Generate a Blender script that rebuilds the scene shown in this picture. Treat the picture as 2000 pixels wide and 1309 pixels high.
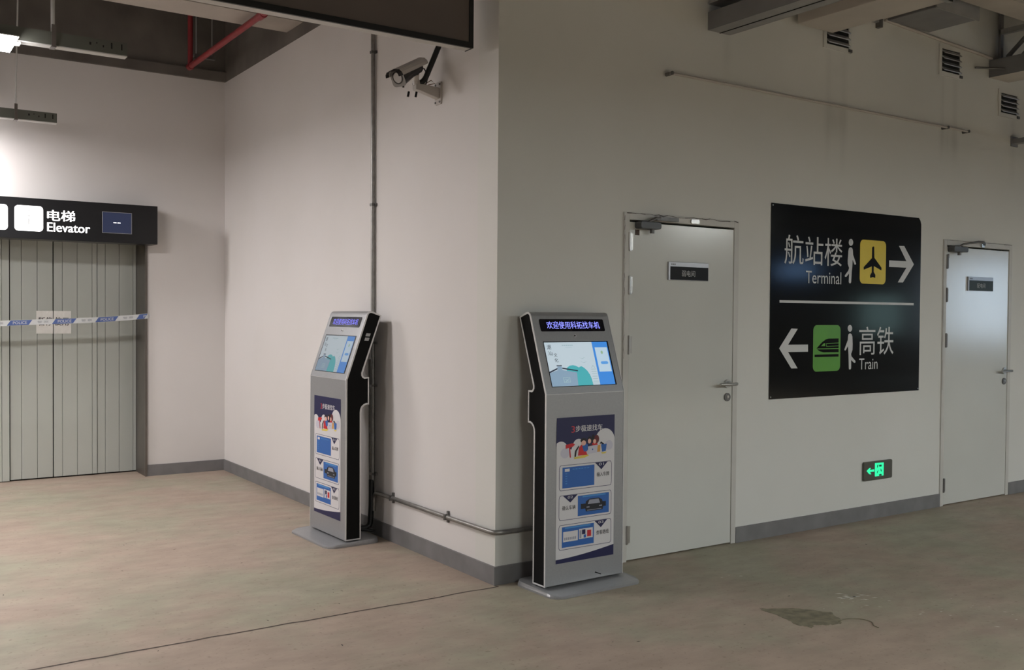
import bpy, bmesh, math, random
from mathutils import Vector, Matrix
R = random.Random(7)
PI = math.pi
S = bpy.context.scene
COL = S.collection
for o in list(bpy.data.objects): bpy.data.objects.remove(o)

# ------------------------------------------------------------------ camera, world, exposure
def make_camera():
    yaw, pit, rol = math.radians(-34.0873), math.radians(-1.17309), math.radians(0.44193)
    fw = Vector((-math.sin(yaw)*math.cos(pit), math.cos(yaw)*math.cos(pit), math.sin(pit)))
    r = Vector((math.cos(yaw), math.sin(yaw), 0)); u = r.cross(fw)
    r2 = r*math.cos(rol)+u*math.sin(rol); u2 = -r*math.sin(rol)+u*math.cos(rol)
    cd = bpy.data.cameras.new('camera'); c = bpy.data.objects.new('camera', cd); COL.objects.link(c)
    cd.sensor_width = 36; cd.lens = 1911.51*36/2000; cd.clip_start = 0.05; cd.clip_end = 200
    m = Matrix((r2, u2, -fw)).transposed().to_4x4(); m.translation = Vector((-2.8597, -4.372, 1.45))
    c.matrix_world = m; S.camera = c
make_camera()
W = bpy.data.worlds.new('world'); S.world = W; W.use_nodes = True
W.node_tree.nodes['Background'].inputs[0].default_value = (0.75, 0.85, 1, 1)
W.node_tree.nodes['Background'].inputs[1].default_value = 0.3
S.cycles.max_bounces = 6; S.cycles.diffuse_bounces = 4; S.cycles.glossy_bounces = 2; S.cycles.caustics_reflective = False; S.cycles.caustics_refractive = False
S.view_settings.view_transform = 'Standard'; S.view_settings.look = 'None'
S.view_settings.exposure = 0.12; S.view_settings.gamma = 1; S.view_settings.use_curve_mapping = False
LAMP_LEFT = 55.0      # luminance of the lit battens in the elevator bay
LAMP_RIGHT = 134.0     # of those over the aisle by the doors
LAMP_COL = (1.0, 0.955, 0.95)
LAMP_COL2 = (0.96, 1.0, 0.98)
DAY = (0.62, 0.80, 1.0)

# ------------------------------------------------------------------ materials
def srgb(r, g, b):
    f = lambda c: (c/255/12.92) if c/255 <= .04045 else ((c/255+.055)/1.055)**2.4
    return (f(r), f(g), f(b))
def new_mat(name):
    m = bpy.data.materials.new(name); m.use_nodes = True
    return m, m.node_tree.nodes, m.node_tree.links, m.node_tree.nodes['Principled BSDF']
def mat(name, col, rough=.5, metal=0., var=.06, scale=6., bump=0., bscale=60., emit=None, estr=0., spec=.5, coat=0.):
    m, n, l, b = new_mat(name)
    b.inputs['Roughness'].default_value = rough; b.inputs['Metallic'].default_value = metal
    b.inputs['Specular IOR Level'].default_value = spec
    b.inputs['Coat Weight'].default_value = coat
    tc = n.new('ShaderNodeTexCoord')
    ns = n.new('ShaderNodeTexNoise'); ns.inputs['Scale'].default_value = scale; ns.inputs['Detail'].default_value = 2
    l.new(tc.outputs['Object'], ns.inputs['Vector'])
    rp = n.new('ShaderNodeValToRGB'); rp.color_ramp.elements[0].position = .3; rp.color_ramp.elements[1].position = .7
    rp.color_ramp.elements[0].color = (*[c*(1-var) for c in col], 1); rp.color_ramp.elements[1].color = (*[min(1, c*(1+var)) for c in col], 1)
    l.new(ns.outputs['Fac'], rp.inputs['Fac']); l.new(rp.outputs['Color'], b.inputs['Base Color'])
    if bump:
        n2 = n.new('ShaderNodeTexNoise'); n2.inputs['Scale'].default_value = bscale; n2.inputs['Detail'].default_value = 5
        l.new(tc.outputs['Object'], n2.inputs['Vector'])
        bp = n.new('ShaderNodeBump'); bp.inputs['Strength'].default_value = bump; bp.inputs['Distance'].default_value = .01
        l.new(n2.outputs['Fac'], bp.inputs['Height']); l.new(bp.outputs['Normal'], b.inputs['Normal'])
    if emit:
        b.inputs['Emission Color'].default_value = (*emit, 1); b.inputs['Emission Strength'].default_value = estr
    return m
def node_math(n, l, op, a, b=None, clamp=False):
    q = n.new('ShaderNodeMath'); q.operation = op; q.use_clamp = clamp
    for i, v in enumerate((a, b)):
        if v is None: continue
        if isinstance(v, (int, float)): q.inputs[i].default_value = v
        else: l.new(v, q.inputs[i])
    return q.outputs[0]
def window_mask(n, l, v, lo, hi, soft):
    def ramp(a, b):
        q = n.new('ShaderNodeMapRange'); q.interpolation_type = 'SMOOTHSTEP'
        q.inputs['From Min'].default_value = a; q.inputs['From Max'].default_value = b
        l.new(v, q.inputs['Value']); return q.outputs[0]
    up = ramp(lo-soft, lo+soft); dn = ramp(hi+soft, hi-soft)
    return node_math(n, l, 'MULTIPLY', up, dn)
def wall_mat(name, col, streaks=()):
    m, n, l, b = new_mat(name)
    b.inputs['Roughness'].default_value = .62; b.inputs['Specular IOR Level'].default_value = .35
    tc = n.new('ShaderNodeTexCoord')
    ns = n.new('ShaderNodeTexNoise'); ns.inputs['Scale'].default_value = .9; ns.inputs['Detail'].default_value = 3; ns.inputs['Roughness'].default_value = .6
    l.new(tc.outputs['Object'], ns.inputs['Vector'])
    rp = n.new('ShaderNodeValToRGB'); rp.color_ramp.elements[0].position = .3; rp.color_ramp.elements[1].position = .72
    rp.color_ramp.elements[0].color = (col[0]*.965, col[1]*.965, col[2]*.95, 1); rp.color_ramp.elements[1].color = (*[c*1.02 for c in col], 1)
    l.new(ns.outputs['Fac'], rp.inputs['Fac']); out = rp.outputs['Color']
    if streaks:
        sx = n.new('ShaderNodeSeparateXYZ'); l.new(tc.outputs['Object'], sx.inputs[0])
        mp = n.new('ShaderNodeMapping'); mp.inputs['Scale'].default_value = (16, 1, 1.6); l.new(tc.outputs['Object'], mp.inputs[0])
        n3 = n.new('ShaderNodeTexNoise'); n3.inputs['Scale'].default_value = 1.; n3.inputs['Detail'].default_value = 5
        l.new(mp.outputs[0], n3.inputs['Vector'])
        tot = None
        for (x0, x1, z0, z1, s) in streaks:
            k = node_math(n, l, 'MULTIPLY', window_mask(n, l, sx.outputs['X'], x0, x1, .035), window_mask(n, l, sx.outputs['Z'], z0, z1, .12))
            k = node_math(n, l, 'MULTIPLY', k, s*.5)
            tot = k if tot is None else node_math(n, l, 'ADD', tot, k)
        tot = node_math(n, l, 'MULTIPLY', tot, n3.outputs['Fac'], True)
        mx = n.new('ShaderNodeMix'); mx.data_type = 'RGBA'
        l.new(tot, mx.inputs[0]); l.new(out, mx.inputs[6]); mx.inputs[7].default_value = (.10, .10, .085, 1); out = mx.outputs[2]
    l.new(out, b.inputs['Base Color'])
    n2 = n.new('ShaderNodeTexNoise'); n2.inputs['Scale'].default_value = 14; n2.inputs['Detail'].default_value = 2
    l.new(tc.outputs['Object'], n2.inputs['Vector'])
    bp = n.new('ShaderNodeBump'); bp.inputs['Strength'].default_value = .12; bp.inputs['Distance'].default_value = .01
    l.new(n2.outputs['Fac'], bp.inputs['Height']); l.new(bp.outputs['Normal'], b.inputs['Normal'])
    return m
def floor_mat():
    m, n, l, b = new_mat('floor_concrete')
    tc = n.new('ShaderNodeTexCoord')
    def noise(sc, det, rg=.6, vec=None):
        q = n.new('ShaderNodeTexNoise'); q.inputs['Scale'].default_value = sc; q.inputs['Detail'].default_value = det; q.inputs['Roughness'].default_value = rg
        l.new(vec or tc.outputs['Object'], q.inputs['Vector']); return q.outputs['Fac']
    def ramp(v, p0, c0, p1, c1):
        q = n.new('ShaderNodeValToRGB'); e = q.color_ramp.elements
        e[0].position = p0; e[0].color = (*c0, 1); e[1].position = p1; e[1].color = (*c1, 1); l.new(v, q.inputs['Fac']); return q.outputs['Color']
    base = ramp(noise(.95, 5, .62), .44, (.385, .305, .245), .62, (.34, .318, .24))
    mp = n.new('ShaderNodeMapping'); mp.inputs['Scale'].default_value = (2.2, 5, 1); mp.inputs['Rotation'].default_value = (0, 0, .5); l.new(tc.outputs['Object'], mp.inputs[0])
    streak = ramp(noise(1.6, 5, .65, mp.outputs[0]), .36, (.87, .86, .85), .66, (1.05, 1.045, 1.04))
    mx = n.new('ShaderNodeMix'); mx.data_type = 'RGBA'; mx.blend_type = 'MULTIPLY'; mx.inputs[0].default_value = 1
    l.new(base, mx.inputs[6]); l.new(streak, mx.inputs[7])
    spk = ramp(noise(38, 3), .30, (.70, .68, .66), .40, (1, 1, 1))
    m2 = n.new('ShaderNodeMix'); m2.data_type = 'RGBA'; m2.blend_type = 'MULTIPLY'; m2.inputs[0].default_value = .8
    l.new(mx.outputs[2], m2.inputs[6]); l.new(spk, m2.inputs[7]); l.new(m2.outputs[2], b.inputs['Base Color'])
    rr = ramp(noise(2.4, 3), .3, (.48,)*3, .7, (.72,)*3); l.new(rr, b.inputs['Roughness'])
    b.inputs['Specular IOR Level'].default_value = .4
    bp = n.new('ShaderNodeBump'); bp.inputs['Strength'].default_value = .10; bp.inputs['Distance'].default_value = .01
    l.new(noise(22, 3), bp.inputs['Height']); l.new(bp.outputs['Normal'], b.inputs['Normal'])
    return m
def emis(name, col, s, lamp=False):
    m = mat(name, tuple(c*.3 for c in col), .5, var=0, emit=col, estr=s)
    if not lamp: m.cycles.emission_sampling = 'NONE'
    return m

M = {}
M['floor'] = floor_mat()
M['wall'] = wall_mat('wall_paint', (.72, .695, .685))
M['wallB'] = wall_mat('wall_paint_stained', (.70, .695, .665), ((2.68, 2.72, 2.55, 3.3, .35), (2.84, 2.89, 2.5, 3.3, .35), (2.66, 2.90, 2.72, 2.90, .55), (4.02, 4.06, 2.7, 3.32, .4), (4.18, 4.23, 2.7, 3.32, .4), (4.02, 4.26, 2.74, 2.9, .55), (5.0, 5.07, 2.6, 3.1, .35), (1.68, 1.75, 3.0, 3.25, .3)))
M['concrete'] = mat('dark_raw_concrete', (.145, .13, .115), .85, var=.25, scale=2.5, bump=.2, bscale=20)
M['beam'] = mat('grey_concrete_beam', (.46, .42, .38), .8, var=.1, scale=3, bump=.15, bscale=20)
M['soffit'] = mat('painted_soffit', (.55, .51, .47), .75, var=.06, scale=3)
M['base'] = mat('skirting_grey', (.185, .18, .182), .55, var=.12, scale=7, bump=.06, bscale=40)
M['joint'] = mat('joint_filler', (.075, .055, .045), .9, var=.3, scale=30)
M['stain'] = mat('dried_spill', (.185, .165, .11), .6, var=.28, scale=22)
M['fleck'] = mat('paint_fleck', (.66, .64, .58), .6)
M['debris'] = mat('dark_debris', (.06, .05, .04), .8)
M['silver'] = mat('silver_powder_coat', (.345, .35, .36), .38, .45, var=.03, scale=90, bump=.02, bscale=300)
M['silver_edge'] = mat('bright_aluminium_edge', (.74, .74, .74), .35, .15, var=.02)
M['black_panel'] = mat('matte_black_panel', (.008, .008, .008), .75, var=.1, spec=.12)
M['black_gloss'] = mat('black_glass', (.006, .006, .010), .12, var=.1)
M['bezel'] = mat('screen_bezel', (.008, .008, .012), .25, var=.1)
M['sign_black'] = mat('black_vinyl_sign', (.008, .008, .008), .10, var=.15, scale=12, bump=.01, bscale=10)
M['vinyl_white'] = mat('white_vinyl', (.62, .62, .61), .4, var=.02)
M['vinyl_yellow'] = mat('yellow_vinyl', (.74, .56, .012), .35, var=.04)
M['vinyl_green'] = mat('green_vinyl', (.10, .33, .025), .35, var=.05)
M['door'] = mat('door_enamel', (.63, .635, .60), .17, var=.03, scale=1.5, bump=.015, bscale=5)
M['frame'] = mat('door_frame_enamel', (.58, .565, .53), .4, var=.05, scale=6)
M['gap'] = mat('dark_gap', (.012, .011, .010), .9)
M['steel'] = mat('brushed_steel', (.50, .49, .47), .28, .95, var=.05, scale=30)
M['dark_steel'] = mat('dull_steel', (.17, .165, .16), .42, .7, var=.1, scale=20)
M['galv'] = mat('galvanised_pipe', (.30, .29, .275), .38, .75, var=.15, scale=25)
M['tray'] = mat('galvanised_tray', (.40, .40, .40), .5, .5, var=.08, scale=8)
M['duct'] = mat('grey_sheet_duct', (.27, .27, .28), .6, .3, var=.08, scale=6)
M['grey_plastic'] = mat('grey_closer', (.11, .115, .12), .45, .3)
M['plate_silver'] = mat('plate_silver', (.42, .42, .44), .35, .6)
M['plate_black'] = mat('plate_black', (.010, .010, .011), .4, spec=.15)
M['plate_teal'] = mat('plate_dark_teal', (.035, .055, .058), .5)
M['text_grey'] = mat('plate_lettering', (.46, .47, .47), .5)
M['brown'] = mat('brown_sticker', (.07, .045, .035), .7, var=.5, scale=150)
M['slat'] = mat('grey_green_panel', (.53, .56, .52), .34, .15, var=.04, scale=1.2)
M['jamb'] = mat('bronze_jamb', (.16, .14, .125), .35, .6, var=.15, scale=5)
M['trunk'] = mat('white_trunking', (.60, .60, .58), .45, .1, var=.04)
M['trunk_dark'] = mat('green_grey_trunking', (.12, .125, .105), .6, .2, var=.08)
M['red'] = mat('red_pipe_paint', (.28, .03, .035), .42, var=.12, scale=10)
M['board_face'] = mat('brown_grey_board', (.15, .125, .115), .6, var=.08, scale=2)
M['board_edge'] = mat('black_board_frame', (.012, .013, .014), .5)
M['board_under'] = mat('white_board_return', (.55, .54, .52), .5, .1)
M['black_rubber'] = mat('black_rubber', (.008, .008, .008), .5)
M['cam_white'] = mat('camera_housing', (.50, .47, .44), .35, .1, var=.03)
M['cam_black'] = mat('camera_black', (.010, .010, .011), .35)
M['lens'] = mat('camera_lens_window', (.42, .43, .44), .12, .3, var=.03)
M['lens_ring'] = mat('camera_lens_ring', (.22, .22, .22), .3, .4)
M['paper'] = mat('white_paper', (.88, .875, .84), .8, var=.04, scale=12, bump=.25, bscale=12)
M['ink'] = mat('black_ink', (.02, .02, .022), .7)
M['tape'] = mat('white_tape', (.60, .62, .62), .4, var=.03)
M['tape_blue'] = mat('blue_tape_print', (.075, .125, .33), .4)
M['tape_grey'] = mat('grey_tape_print', (.25, .27, .30), .5)
M['lamp'] = emis('lamp_diffuser', LAMP_COL, LAMP_LEFT, True)
M['lamp2'] = emis('aisle_lamp_diffuser', LAMP_COL2, LAMP_RIGHT, True)
M['glow_white'] = emis('lit_white_acrylic', (1, .98, .97), 2.6)
M['glow_line'] = emis('lit_grey_line', (.62, .62, .62), 1.0)
M['el_screen'] = emis('elevator_screen', srgb(36, 43, 68), .9)
M['exit_green'] = emis('exit_green_led', (.03, .95, .42), .85)
M['exit_dark'] = mat('exit_dark_print', (.012, .10, .06), .5)
M['exit_plate'] = mat('exit_plate_steel', (.13, .125, .105), .4, .5, var=.08)
M['led_blue'] = emis('led_text_blue', (.26, .28, 1.0), 1.25)
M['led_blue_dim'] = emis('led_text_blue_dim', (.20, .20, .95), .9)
M['window_pane'] = emis('daylit_pane', DAY, 8.0, True); M['window_pane_sky'] = emis('daylit_pane_sky', (.30, .55, 1.0), 3.2, True)
M['window_pane_teal'] = emis('daylit_pane_shaded', (.45, .72, .72), 1.6, True)

# ------------------------------------------------------------------ mesh helpers
def finish(o, parent, label, category, group, kind):
    if parent is not None: o.parent = parent
    if label: o['label'] = label
    if category: o['category'] = category
    if group: o['group'] = group
    if kind: o['kind'] = kind
    return o
def empty(name, loc=(0, 0, 0), rz=0, label=None, category=None, group=None, kind=None, parent=None):
    o = bpy.data.objects.new(name, None); COL.objects.link(o); o.location = loc; o.rotation_euler = (0, 0, rz); o.empty_display_size = .1
    return finish(o, parent, label, category, group, kind)
class MB:
    def __init__(s): s.v = []; s.f = []; s.smooth = set()
    def add(s, vs, fs, smooth=False):
        k = len(s.v); s.v += [tuple(v) for v in vs]
        for f in fs:
            if smooth: s.smooth.add(len(s.f))
            s.f.append([i+k for i in f])
        return s
    def box(s, x0, x1, y0, y1, z0, z1):
        v = [(x, y, z) for z in (z0, z1) for y in (y0, y1) for x in (x0, x1)]
        return s.add(v, [(0, 2, 3, 1), (4, 5, 7, 6), (0, 1, 5, 4), (2, 6, 7, 3), (0, 4, 6, 2), (1, 3, 7, 5)])
    def cbox(s, x0, x1, y0, y1, z0, z1, c):            # box with chamfered edges in the x-z plane
        p = [(x0+c, z0), (x1-c, z0), (x1, z0+c), (x1, z1-c), (x1-c, z1), (x0+c, z1), (x0, z1-c), (x0, z0+c)]
        return s.prism(p, lambda u, v, d: (u, -d, v), -y1, -y0)
    def prism(s, pts, F, d0, d1):                      # polygon in (u,v), extruded along d
        n = len(pts); a = sum(pts[i][0]*pts[(i+1) % n][1]-pts[(i+1) % n][0]*pts[i][1] for i in range(n))
        if a < 0: pts = pts[::-1]
        v = [F(u, w, d0) for u, w in pts]+[F(u, w, d1) for u, w in pts]
        return s.add(v, [list(range(n))[::-1], list(range(n, 2*n))]+[(i, (i+1) % n, (i+1) % n+n, i+n) for i in range(n)])
    def ring(s, po, pi, F, d0, d1):                    # frame between two loops of equal length
        n = len(po); v = [F(u, w, d) for d in (d0, d1) for L in (po, pi) for u, w in L]; f = []
        for i in range(n):
            j = (i+1) % n
            f += [(2*n+i, 2*n+j, 3*n+j, 3*n+i), (i, j, 2*n+j, 2*n+i), (n+j, n+i, 3*n+i, 3*n+j)]
        return s.add(v, f)
    def tube(s, path, r, n=10, cap=True):
        P = [Vector(p) for p in path]; rs = r if isinstance(r, (list, tuple)) else [r]*len(P)
        up = None; rings = []
        for i, p in enumerate(P):
            t = (P[min(i+1, len(P)-1)]-P[max(i-1, 0)]).normalized()
            if up is None: up = t.orthogonal().normalized()
            up = (up-t*up.dot(t)).normalized(); sd = t.cross(up)
            rings.append([p+(up*math.cos(2*PI*k/n)+sd*math.sin(2*PI*k/n))*rs[i] for k in range(n)])
        v = [q for g in rings for q in g]; f = []
        for i in range(len(P)-1):
            for k in range(n): f.append((i*n+k, i*n+(k+1) % n, (i+1)*n+(k+1) % n, (i+1)*n+k))
        s.add(v, f, True)
        if cap: s.add(rings[0], [list(range(n))[::-1]]); s.add(rings[-1], [list(range(n))])
        return s
    def cyl(s, p0, p1, r, n=14, r1=None): return s.tube([p0, p1], [r, r if r1 is None else r1], n)
    def build(s, name, m, parent=None, label=None, category=None, group=None, kind=None, bevel=0):
        me = bpy.data.meshes.new(name); me.from_pydata(s.v, [], s.f); me.update()
        for i in s.smooth: me.polygons[i].use_smooth = True
        me.materials.append(M[m] if isinstance(m, str) else m)
        o = bpy.data.objects.new(name, me); COL.objects.link(o)
        if bevel:
            b = o.modifiers.new('bevel', 'BEVEL'); b.width = bevel; b.segments = 2; b.limit_method = 'ANGLE'; b.angle_limit = math.radians(40)
        return finish(o, parent, label, category, group, kind)
def FW(u, v, d): return (u, -d, v)                     # a face that looks along -Y
def rrect(u0, u1, v0, v1, r, n=5):
    p = []
    for cx, cy, a in ((u1-r, v0+r, -PI/2), (u1-r, v1-r, 0), (u0+r, v1-r, PI/2), (u0+r, v0+r, PI)):
        p += [(cx+r*math.cos(a+PI/2*k/n), cy+r*math.sin(a+PI/2*k/n)) for k in range(n+1)]
    return p
def ellipse(cx, cy, rx, ry, n=16): return [(cx+rx*math.cos(2*PI*i/n), cy+ry*math.sin(2*PI*i/n)) for i in range(n)]
def rect(u0, u1, v0, v1): return [(u0, v0), (u1, v0), (u1, v1), (u0, v1)]
def flat(name, polys, F, d, m, parent, th=.0005, **k):
    if polys and not isinstance(polys[0][0], (list, tuple)): polys = [polys]
    b = MB()
    for p in polys: b.prism(p, F, d, d+th)
    if len(polys) > 1: k['kind'] = 'stuff'
    return b.build(name, m, parent, **k)
_glyph = {}
def text_mesh(body, bold=0.0):
    key = (body, bold)
    if key not in _glyph:
        c = bpy.data.curves.new('lettering', 'FONT'); c.body = body; c.size = 1; c.offset = bold; c.resolution_u = 3; c.fill_mode = 'FRONT'
        o = bpy.data.objects.new('lettering_source', c); COL.objects.link(o)
        bpy.context.view_layer.update()
        me = bpy.data.meshes.new_from_object(o.evaluated_get(bpy.context.evaluated_depsgraph_get()))
        vs = [(v.co.x, v.co.y) for v in me.vertices]; fs = [list(p.vertices) for p in me.polygons]
        bpy.data.objects.remove(o); bpy.data.curves.remove(c); bpy.data.meshes.remove(me)
        _glyph[key] = (vs, fs)
    return _glyph[key]
def text(name, body, u0, u1, v0, v1, F, d, m, parent, bold=0.0, **k):
    vs, fs = text_mesh(body)
    if not vs: return None
    xs = [v[0] for v in vs]; ys = [v[1] for v in vs]; a, b, c, e = min(xs), max(xs), min(ys), max(ys)
    q = MB(); sh = bold*(v1-v0)
    for i in ((0,) if not bold else (-1, 0, 1)):
        q.add([F(u0+sh+(x-a)/(b-a)*(u1-u0-2*sh)+i*sh, v0+(y-c)/(e-c)*(v1-v0), d+i*.00002) for x, y in vs], fs)
    return q.build(name, m, parent, **k)
def fillet(pts, r, n=6):
    P = [Vector(p) for p in pts]; out = [P[0]]
    for i in range(1, len(P)-1):
        a = (P[i-1]-P[i]); b = (P[i+1]-P[i]); q = min(r, a.length*.49, b.length*.49)
        p0 = P[i]+a.normalized()*q; p1 = P[i]+b.normalized()*q
        out += [(1-t)**2*p0+2*t*(1-t)*P[i]+t*t*p1 for t in [k/n for k in range(n+1)]]
    return out+[P[-1]]

# ------------------------------------------------------------------ the shell
X0, X1, Y0, YC, ZC = -9.0, 20.0, -16.0, 4.575, 4.4
ZP = 3.558
D1 = (.875, 1.832); D2 = (4.078, 5.043); DH = 2.055
EL0, EL1, ELH = -3.10, -.695, 2.10
fl = MB().box(X0-.2, X1+.2, Y0-.2, 5.2, -.15, 0).build('floor', 'floor', kind='structure')
jt = MB(); x = X0
pts = []
while x < 0: pts.append((x, -.033+R.uniform(-.006, .006)+.004*math.sin(x*3))); x += .09
pts.append((-.012, -.018))
for a, b in zip(pts, pts[1:]): jt.add([(a[0], a[1]-.0065, .0008), (b[0], b[1]-.0065, .0008), (b[0], b[1]+.0065, .0008), (a[0], a[1]+.0065, .0008)], [(0, 1, 2, 3)])
jt.build('expansion_joint', 'joint', fl, label='dark crack line across the floor')
# the dried spill with its thread, flecks and debris
sp = [(.885, -1.055), (.93, -1.10), (1.02, -1.15), (1.09, -1.22), (1.13, -1.29), (1.09, -1.36), (1.04, -1.43), (.97, -1.43), (.93, -1.40), (.88, -1.385), (.85, -1.40), (.83, -1.355), (.845, -1.27), (.86, -1.20), (.865, -1.12)]
rg = []
for (a, b), (c, d) in zip(sp, sp[1:]+sp[:1]):
    for k in range(4):
        q = .011 if k else .004
        rg.append((a+(c-a)*k/4+R.uniform(-q, q), b+(d-b)*k/4+R.uniform(-q, q)))
MB().prism(rg, lambda u, v, d: (u, v, d), .0004, .0010).build('spill_stain', 'stain', fl, label='dark olive dried spill on the floor')
th = MB()
tp = fillet([(1.04, -1.41, .002), (1.10, -1.40, .002), (1.16, -1.44, .002), (1.17, -1.50, .002), (1.12, -1.545, .002), (1.115, -1.575, .002)], .05)
th.tube(tp, .0022, 5).build('stain_thread', 'stain', fl)
fk = MB()
for cx, cy, n, s, l in ((1.45, -1.17, 16, .10, .03), (1.40, -1.25, 8, .14, .014), (1.55, -1.55, 10, .35, .014), (1.95, -1.9, 8, .25, .016), (1.22, -.55, 3, .08, .02), (-1.8, 4.3, 2, .1, .02), (.15, 1.9, 0, .1, .01)):
    for i in range(n):
        px, py = cx+R.gauss(0, s*.6), cy+R.gauss(0, s*.35); a = R.uniform(-.5, .5)-.55; q = l*R.uniform(.4, 1.1); w = q*.28
        c, s_ = math.cos(a), math.sin(a)
        fk.add([(px+c*u-s_*v, py+s_*u+c*v, .0012) for u, v in ((-q, 0), (0, -w), (q, 0), (0, w))], [(0, 1, 2, 3)])
fk.build('paint_flecks', 'fleck', fl, kind='stuff')
dk = MB()
for i in range(60):
    px, py = R.uniform(-2.5, 3.2), R.uniform(-2.4, 2.5)
    if px > -.1 and py > -.05: px -= 3.0
    a = R.uniform(0, PI); q = R.uniform(.004, .016); w = .002+q*.12; c, s_ = math.cos(a), math.sin(a)
    dk.add([(px+c*u-s_*v, py+s_*u+c*v, .0012) for u, v in ((-q, 0), (0, -w), (q, 0), (0, w))], [(0, 1, 2, 3)])
dk.build('floor_debris', 'debris', fl, kind='stuff')

wl = MB().box(0, .2, .2, YC+.2, 0, ZP).build('wall_left', 'wall', kind='structure')
MB().box(0, .2, .2, YC+.2, ZP, ZC).build('concrete_band', 'concrete', wl)
wr = MB()
for a, b, z0, z1 in ((0, D1[0], 0, DH), (D1[1], D2[0], 0, DH), (D2[1], X1, 0, DH), (0, X1, DH, ZC)): wr.box(a, b, 0, .2, z0, z1)
wr = wr.build('wall_right', 'wallB', kind='structure')
wb = MB().box(X0, EL0, YC, YC+.35, 0, ZP).box(EL1, 0, YC, YC+.35, 0, ZP).box(EL0, EL1, YC, YC+.35, ELH, ZP).build('wall_back', 'wall', kind='structure')
MB().box(X0, 0, YC, YC+.35, ZP, ZC).box(X0, 0, YC-.035, YC, ZP+.0, ZP+.085).build('concrete_band', 'concrete', wb)
MB().box(X0-.2, X0, Y0, YC+.2, 0, ZC).build('wall_far_left', 'wall', kind='structure')
MB().box(X0, X1, Y0-.2, Y0, 0, ZC).build('wall_behind', 'wall', kind='structure')
# the daylit side wall far to the right
WN = ((-15.4, -14.0, 2.55, 3.10, 'window_pane_sky'), (-12.5, -11.2, 1.0, 2.1, 'window_pane_teal'), (-9.9, -8.0, .9, 2.9, 'window_pane'))
wf = MB(); ys = [Y0]+[v for w in WN for v in w[:2]]+[0.0]
for i in range(0, len(ys), 2): wf.box(X1, X1+.2, ys[i], ys[i+1], 0, ZC)
for a, b, z0, z1, m in WN: wf.box(X1, X1+.2, a, b, 0, z0).box(X1, X1+.2, a, b, z1, ZC)
wf.build('wall_far_right', 'wall', kind='structure')
for i, (a, b, z0, z1, m) in enumerate(WN):
    w = empty('window_%d' % (i+1), (X1, (a+b)/2, z0), kind='structure')
    h = (b-a)/2; H = z1-z0
    MB().box(.02, .10, -h, -h+.06, 0, H).box(.02, .10, h-.06, h, 0, H).box(.02, .10, -h, h, 0, .06).box(.02, .10, -h, h, H-.06, H).box(.03, .09, -.02, .02, .06, H-.06).build('window_frame', 'dark_steel', w)
    for s in (-1, 1):
        MB().box(.055, .065, min(s*.02, s*(h-.06)), max(s*.02, s*(h-.06)), .06, H-.06).build('pane', m, w)
ce = MB().box(X0-.2, X1+.2, Y0-.2, 5.2, ZC, ZC+.2).build('ceiling', 'concrete', kind='structure')
MB().box(X0, 0, 2.714, 3.05, 3.66, ZC).build('beam', 'beam', ce)
MB().box(3.42, X1, -.65, -.435, 3.66, ZC).build('beam', 'beam', ce)
MB().box(.02, 3.295, -1.2, -.004, 3.592, 3.75).build('soffit', 'soffit', ce)
# skirting
MB().box(-.012, 0, 0, YC, 0, .099).build('baseboard_left', 'base', kind='structure')
br = MB()
for a, b in ((-.012, D1[0]-.002), (D1[1]+.002, D2[0]-.002), (D2[1]+.002, X1)): br.box(a, b, -.012, 0, 0, .099)
br.build('baseboard_right', 'base', kind='structure')
MB().box(EL1+.005, -.012, YC-.012, YC, 0, .099).box(X0, EL0-.005, YC-.012, YC, 0, .099).build('baseboard_back', 'base', kind='structure')
MB().tube([(3.30, -.012, 3.586), (4.69, -.012, 3.523)], .012, 6).build('trim_1', 'soffit', kind='structure')

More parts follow.
